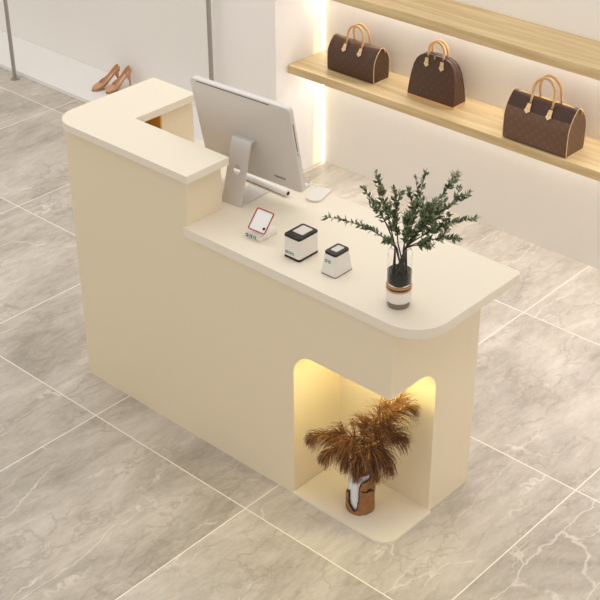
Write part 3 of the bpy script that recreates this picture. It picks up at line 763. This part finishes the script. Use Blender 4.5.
# ------------------------------------------------------------ shoes
def pump(label, toe, heel, pl=.006):
    toe = Vector(toe); heel = Vector(heel); dv = heel - toe; Lf = dv.length + .012
    ang = math.atan2(dv.y, dv.x)
    t = thing('high_heeled_shoe', label, 'shoe', (toe.x, toe.y, .025), ang, 'pair of nude high heeled pumps')
    # stations along the shoe from toe (s=0) to heel (s=1): sole z, half width, top line z, closed
    S = [(.0, .012, .004, .014, 1), (.04, .008, .016, .022, 1), (.10, .006, .023, .030, 1), (.18, .006, .028, .037, 1), (.26, .006, .030, .043, 1), (.33, .008, .030, .047, .55),
         (.42, .015, .028, .048, .0), (.52, .028, .024, .054, 0), (.62, .044, .021, .066, 0), (.72, .058, .020, .082, 0), (.82, .070, .021, .099, 0), (.91, .077, .021, .111, 0), (.97, .080, .017, .118, 0), (1.0, .082, .008, .121, 0)]
    bm = new(); rs = []; M_ = 14
    for s, z0, w, zt, cl in S:
        r = []
        for k in range(M_ + 1):
            a = k / M_           # 0 left top .. .5 bottom .. 1 right top
            if cl == 1: ang_ = PI / 2 + 2 * PI * a; x_ = w * math.cos(ang_); z_ = (z0 + zt) / 2 + (zt - z0) / 2 * math.sin(ang_)
            else:
                lim = PI * (.5 * cl); ang_ = (PI - lim * 0 + (-0)) ; 
                th0 = PI - 0 + (-cl * .9); th = PI + (0 - cl * .9) + (PI + 2 * cl * .9) * a
                x_ = w * math.cos(th) * (1 if abs(math.cos(th)) > .0 else 1); sn = math.sin(th)
                z_ = zt + (zt - z0) * sn if cl == 0 else (z0 + zt) / 2 + (zt - z0) / 2 * math.sin(PI + (0 - cl * 1.0) + (PI + 2 * cl * 1.0) * a)
                if cl == 0: x_ = w * math.copysign(abs(math.cos(th)) ** .6, math.cos(th))
            r.append(bm.verts.new((s * Lf, x_, z_)))
        rs.append(r)
    for a, b_ in zip(rs, rs[1:]):
        for k in range(M_): bm.faces.new((a[k], a[k + 1], b_[k + 1], b_[k]))
    bmesh.ops.remove_doubles(bm, verts=bm.verts[:], dist=1e-4)
    bm.faces.new(rs[-1]) if False else None
    for e in [e for e in bm.edges if e.is_boundary and all(v.co.x < 1e-4 for v in e.verts)]: pass
    o = obj('upper', bm, [NUDE, NUDEIN], t, smooth=True); sd = o.modifiers.new('thick', 'SOLIDIFY'); sd.thickness = .0016; sd.offset = -1; sd.material_offset = 0
    ss = o.modifiers.new('sub', 'SUBSURF'); ss.levels = 1; ss.render_levels = 1
    bm = new(); rs = []
    for s, z0, w, zt, cl in S:
        r = [bm.verts.new((s * Lf, x * w * .8, z)) for x, z in ((-1, z0 + .004), (1, z0 + .004))]; rs.append(r)
    for a, b_ in zip(rs, rs[1:]): bm.faces.new((a[0], a[1], b_[1], b_[0]))
    o = obj('insole', bm, NUDEIN, t); sd = o.modifiers.new('thick', 'SOLIDIFY'); sd.thickness = .0012
    bm = new(); pts = [(.0, .006), (.10, .021), (.20, .027), (.30, .028), (.38, .024), (.40, .0)]
    prism(bm, [Vector((s * Lf, -w)) for s, w in pts] + [Vector((s * Lf, w)) for s, w in pts[::-1]], 0, .008, .001); obj('sole', bm, SOLE, t)
    bm = new(); hx = Lf * .94
    tube(bm, [(hx - .012, 0, .078), (hx - .008, 0, .06), (hx - .003, 0, .035), (hx, 0, 0)], [.016, .011, .0062, .0042], 12); obj('heel', bm, NUDE, t, smooth=True)
    return t
pump('left nude patent high-heeled pump on the white platform, fully visible', (.023, 1.966, 0), (.056, 2.138, 0))
pump('right nude patent high-heeled pump, its toe partly hidden behind the counter top', (.112, 1.996, 0), (.123, 2.168, 0))

# ------------------------------------------------------------ lights
def area(name, loc, size, size_y, power, col, target):
    l = bpy.data.lights.new(name, 'AREA'); l.shape = 'RECTANGLE'; l.size = size; l.size_y = size_y; l.energy = power; l.color = col
    o = bpy.data.objects.new(name, l); C.objects.link(o); o.location = loc
    o.rotation_euler = (Vector(target) - Vector(loc)).to_track_quat('-Z', 'Y').to_euler(); return o
area('ceiling_panel_light', (3.3, 1.25, 3.6), 3.8, 1.6, 28, (1, .98, .94), (3.3, 1.25, 0))
area('ceiling_panel_light', (.6, .7, 3.6), 2.2, 2.2, 15, (1, .975, .94), (.6, .7, 0))
sp = bpy.data.lights.new('ceiling_spot', 'SPOT'); sp.energy = 14; sp.color = (1, .72, .2); sp.spot_size = math.radians(34); sp.spot_blend = 1; sp.shadow_soft_size = .15
so = bpy.data.objects.new('ceiling_spot', sp); C.objects.link(so); so.location = (3.3, -.85, 3.2); so.rotation_euler = (0, 0, 0)
w = bpy.data.worlds.new('World'); bpy.context.scene.world = w; w.use_nodes = True
bg = w.node_tree.nodes['Background']; bg.inputs[0].default_value = (1.0, .975, .94, 1); bg.inputs[1].default_value = .80

# ------------------------------------------------------------ camera
cd = bpy.data.cameras.new('camera'); cam = bpy.data.objects.new('camera', cd); C.objects.link(cam)
yaw, pitch, roll = -.740549, .55922, -.003825
fwd = Vector((math.sin(yaw) * math.cos(pitch), math.cos(yaw) * math.cos(pitch), -math.sin(pitch)))
right = Vector((math.cos(yaw), -math.sin(yaw), 0)); up = right.cross(fwd)
r2 = right * math.cos(roll) + up * math.sin(roll); u2 = -right * math.sin(roll) + up * math.cos(roll)
M = Matrix((r2, u2, -fwd)).transposed().to_4x4(); M.translation = Vector((5.6554, -2.43935, 3.02367)); cam.matrix_world = M
cd.sensor_width = 36; cd.lens = 1322.1 / 600 * 36; cd.clip_start = .05
bpy.context.scene.camera = cam
vs_ = bpy.context.scene.view_settings
vs_.view_transform = 'Standard'; vs_.look = 'None'; vs_.exposure = 0; vs_.gamma = 1; vs_.use_curve_mapping = False
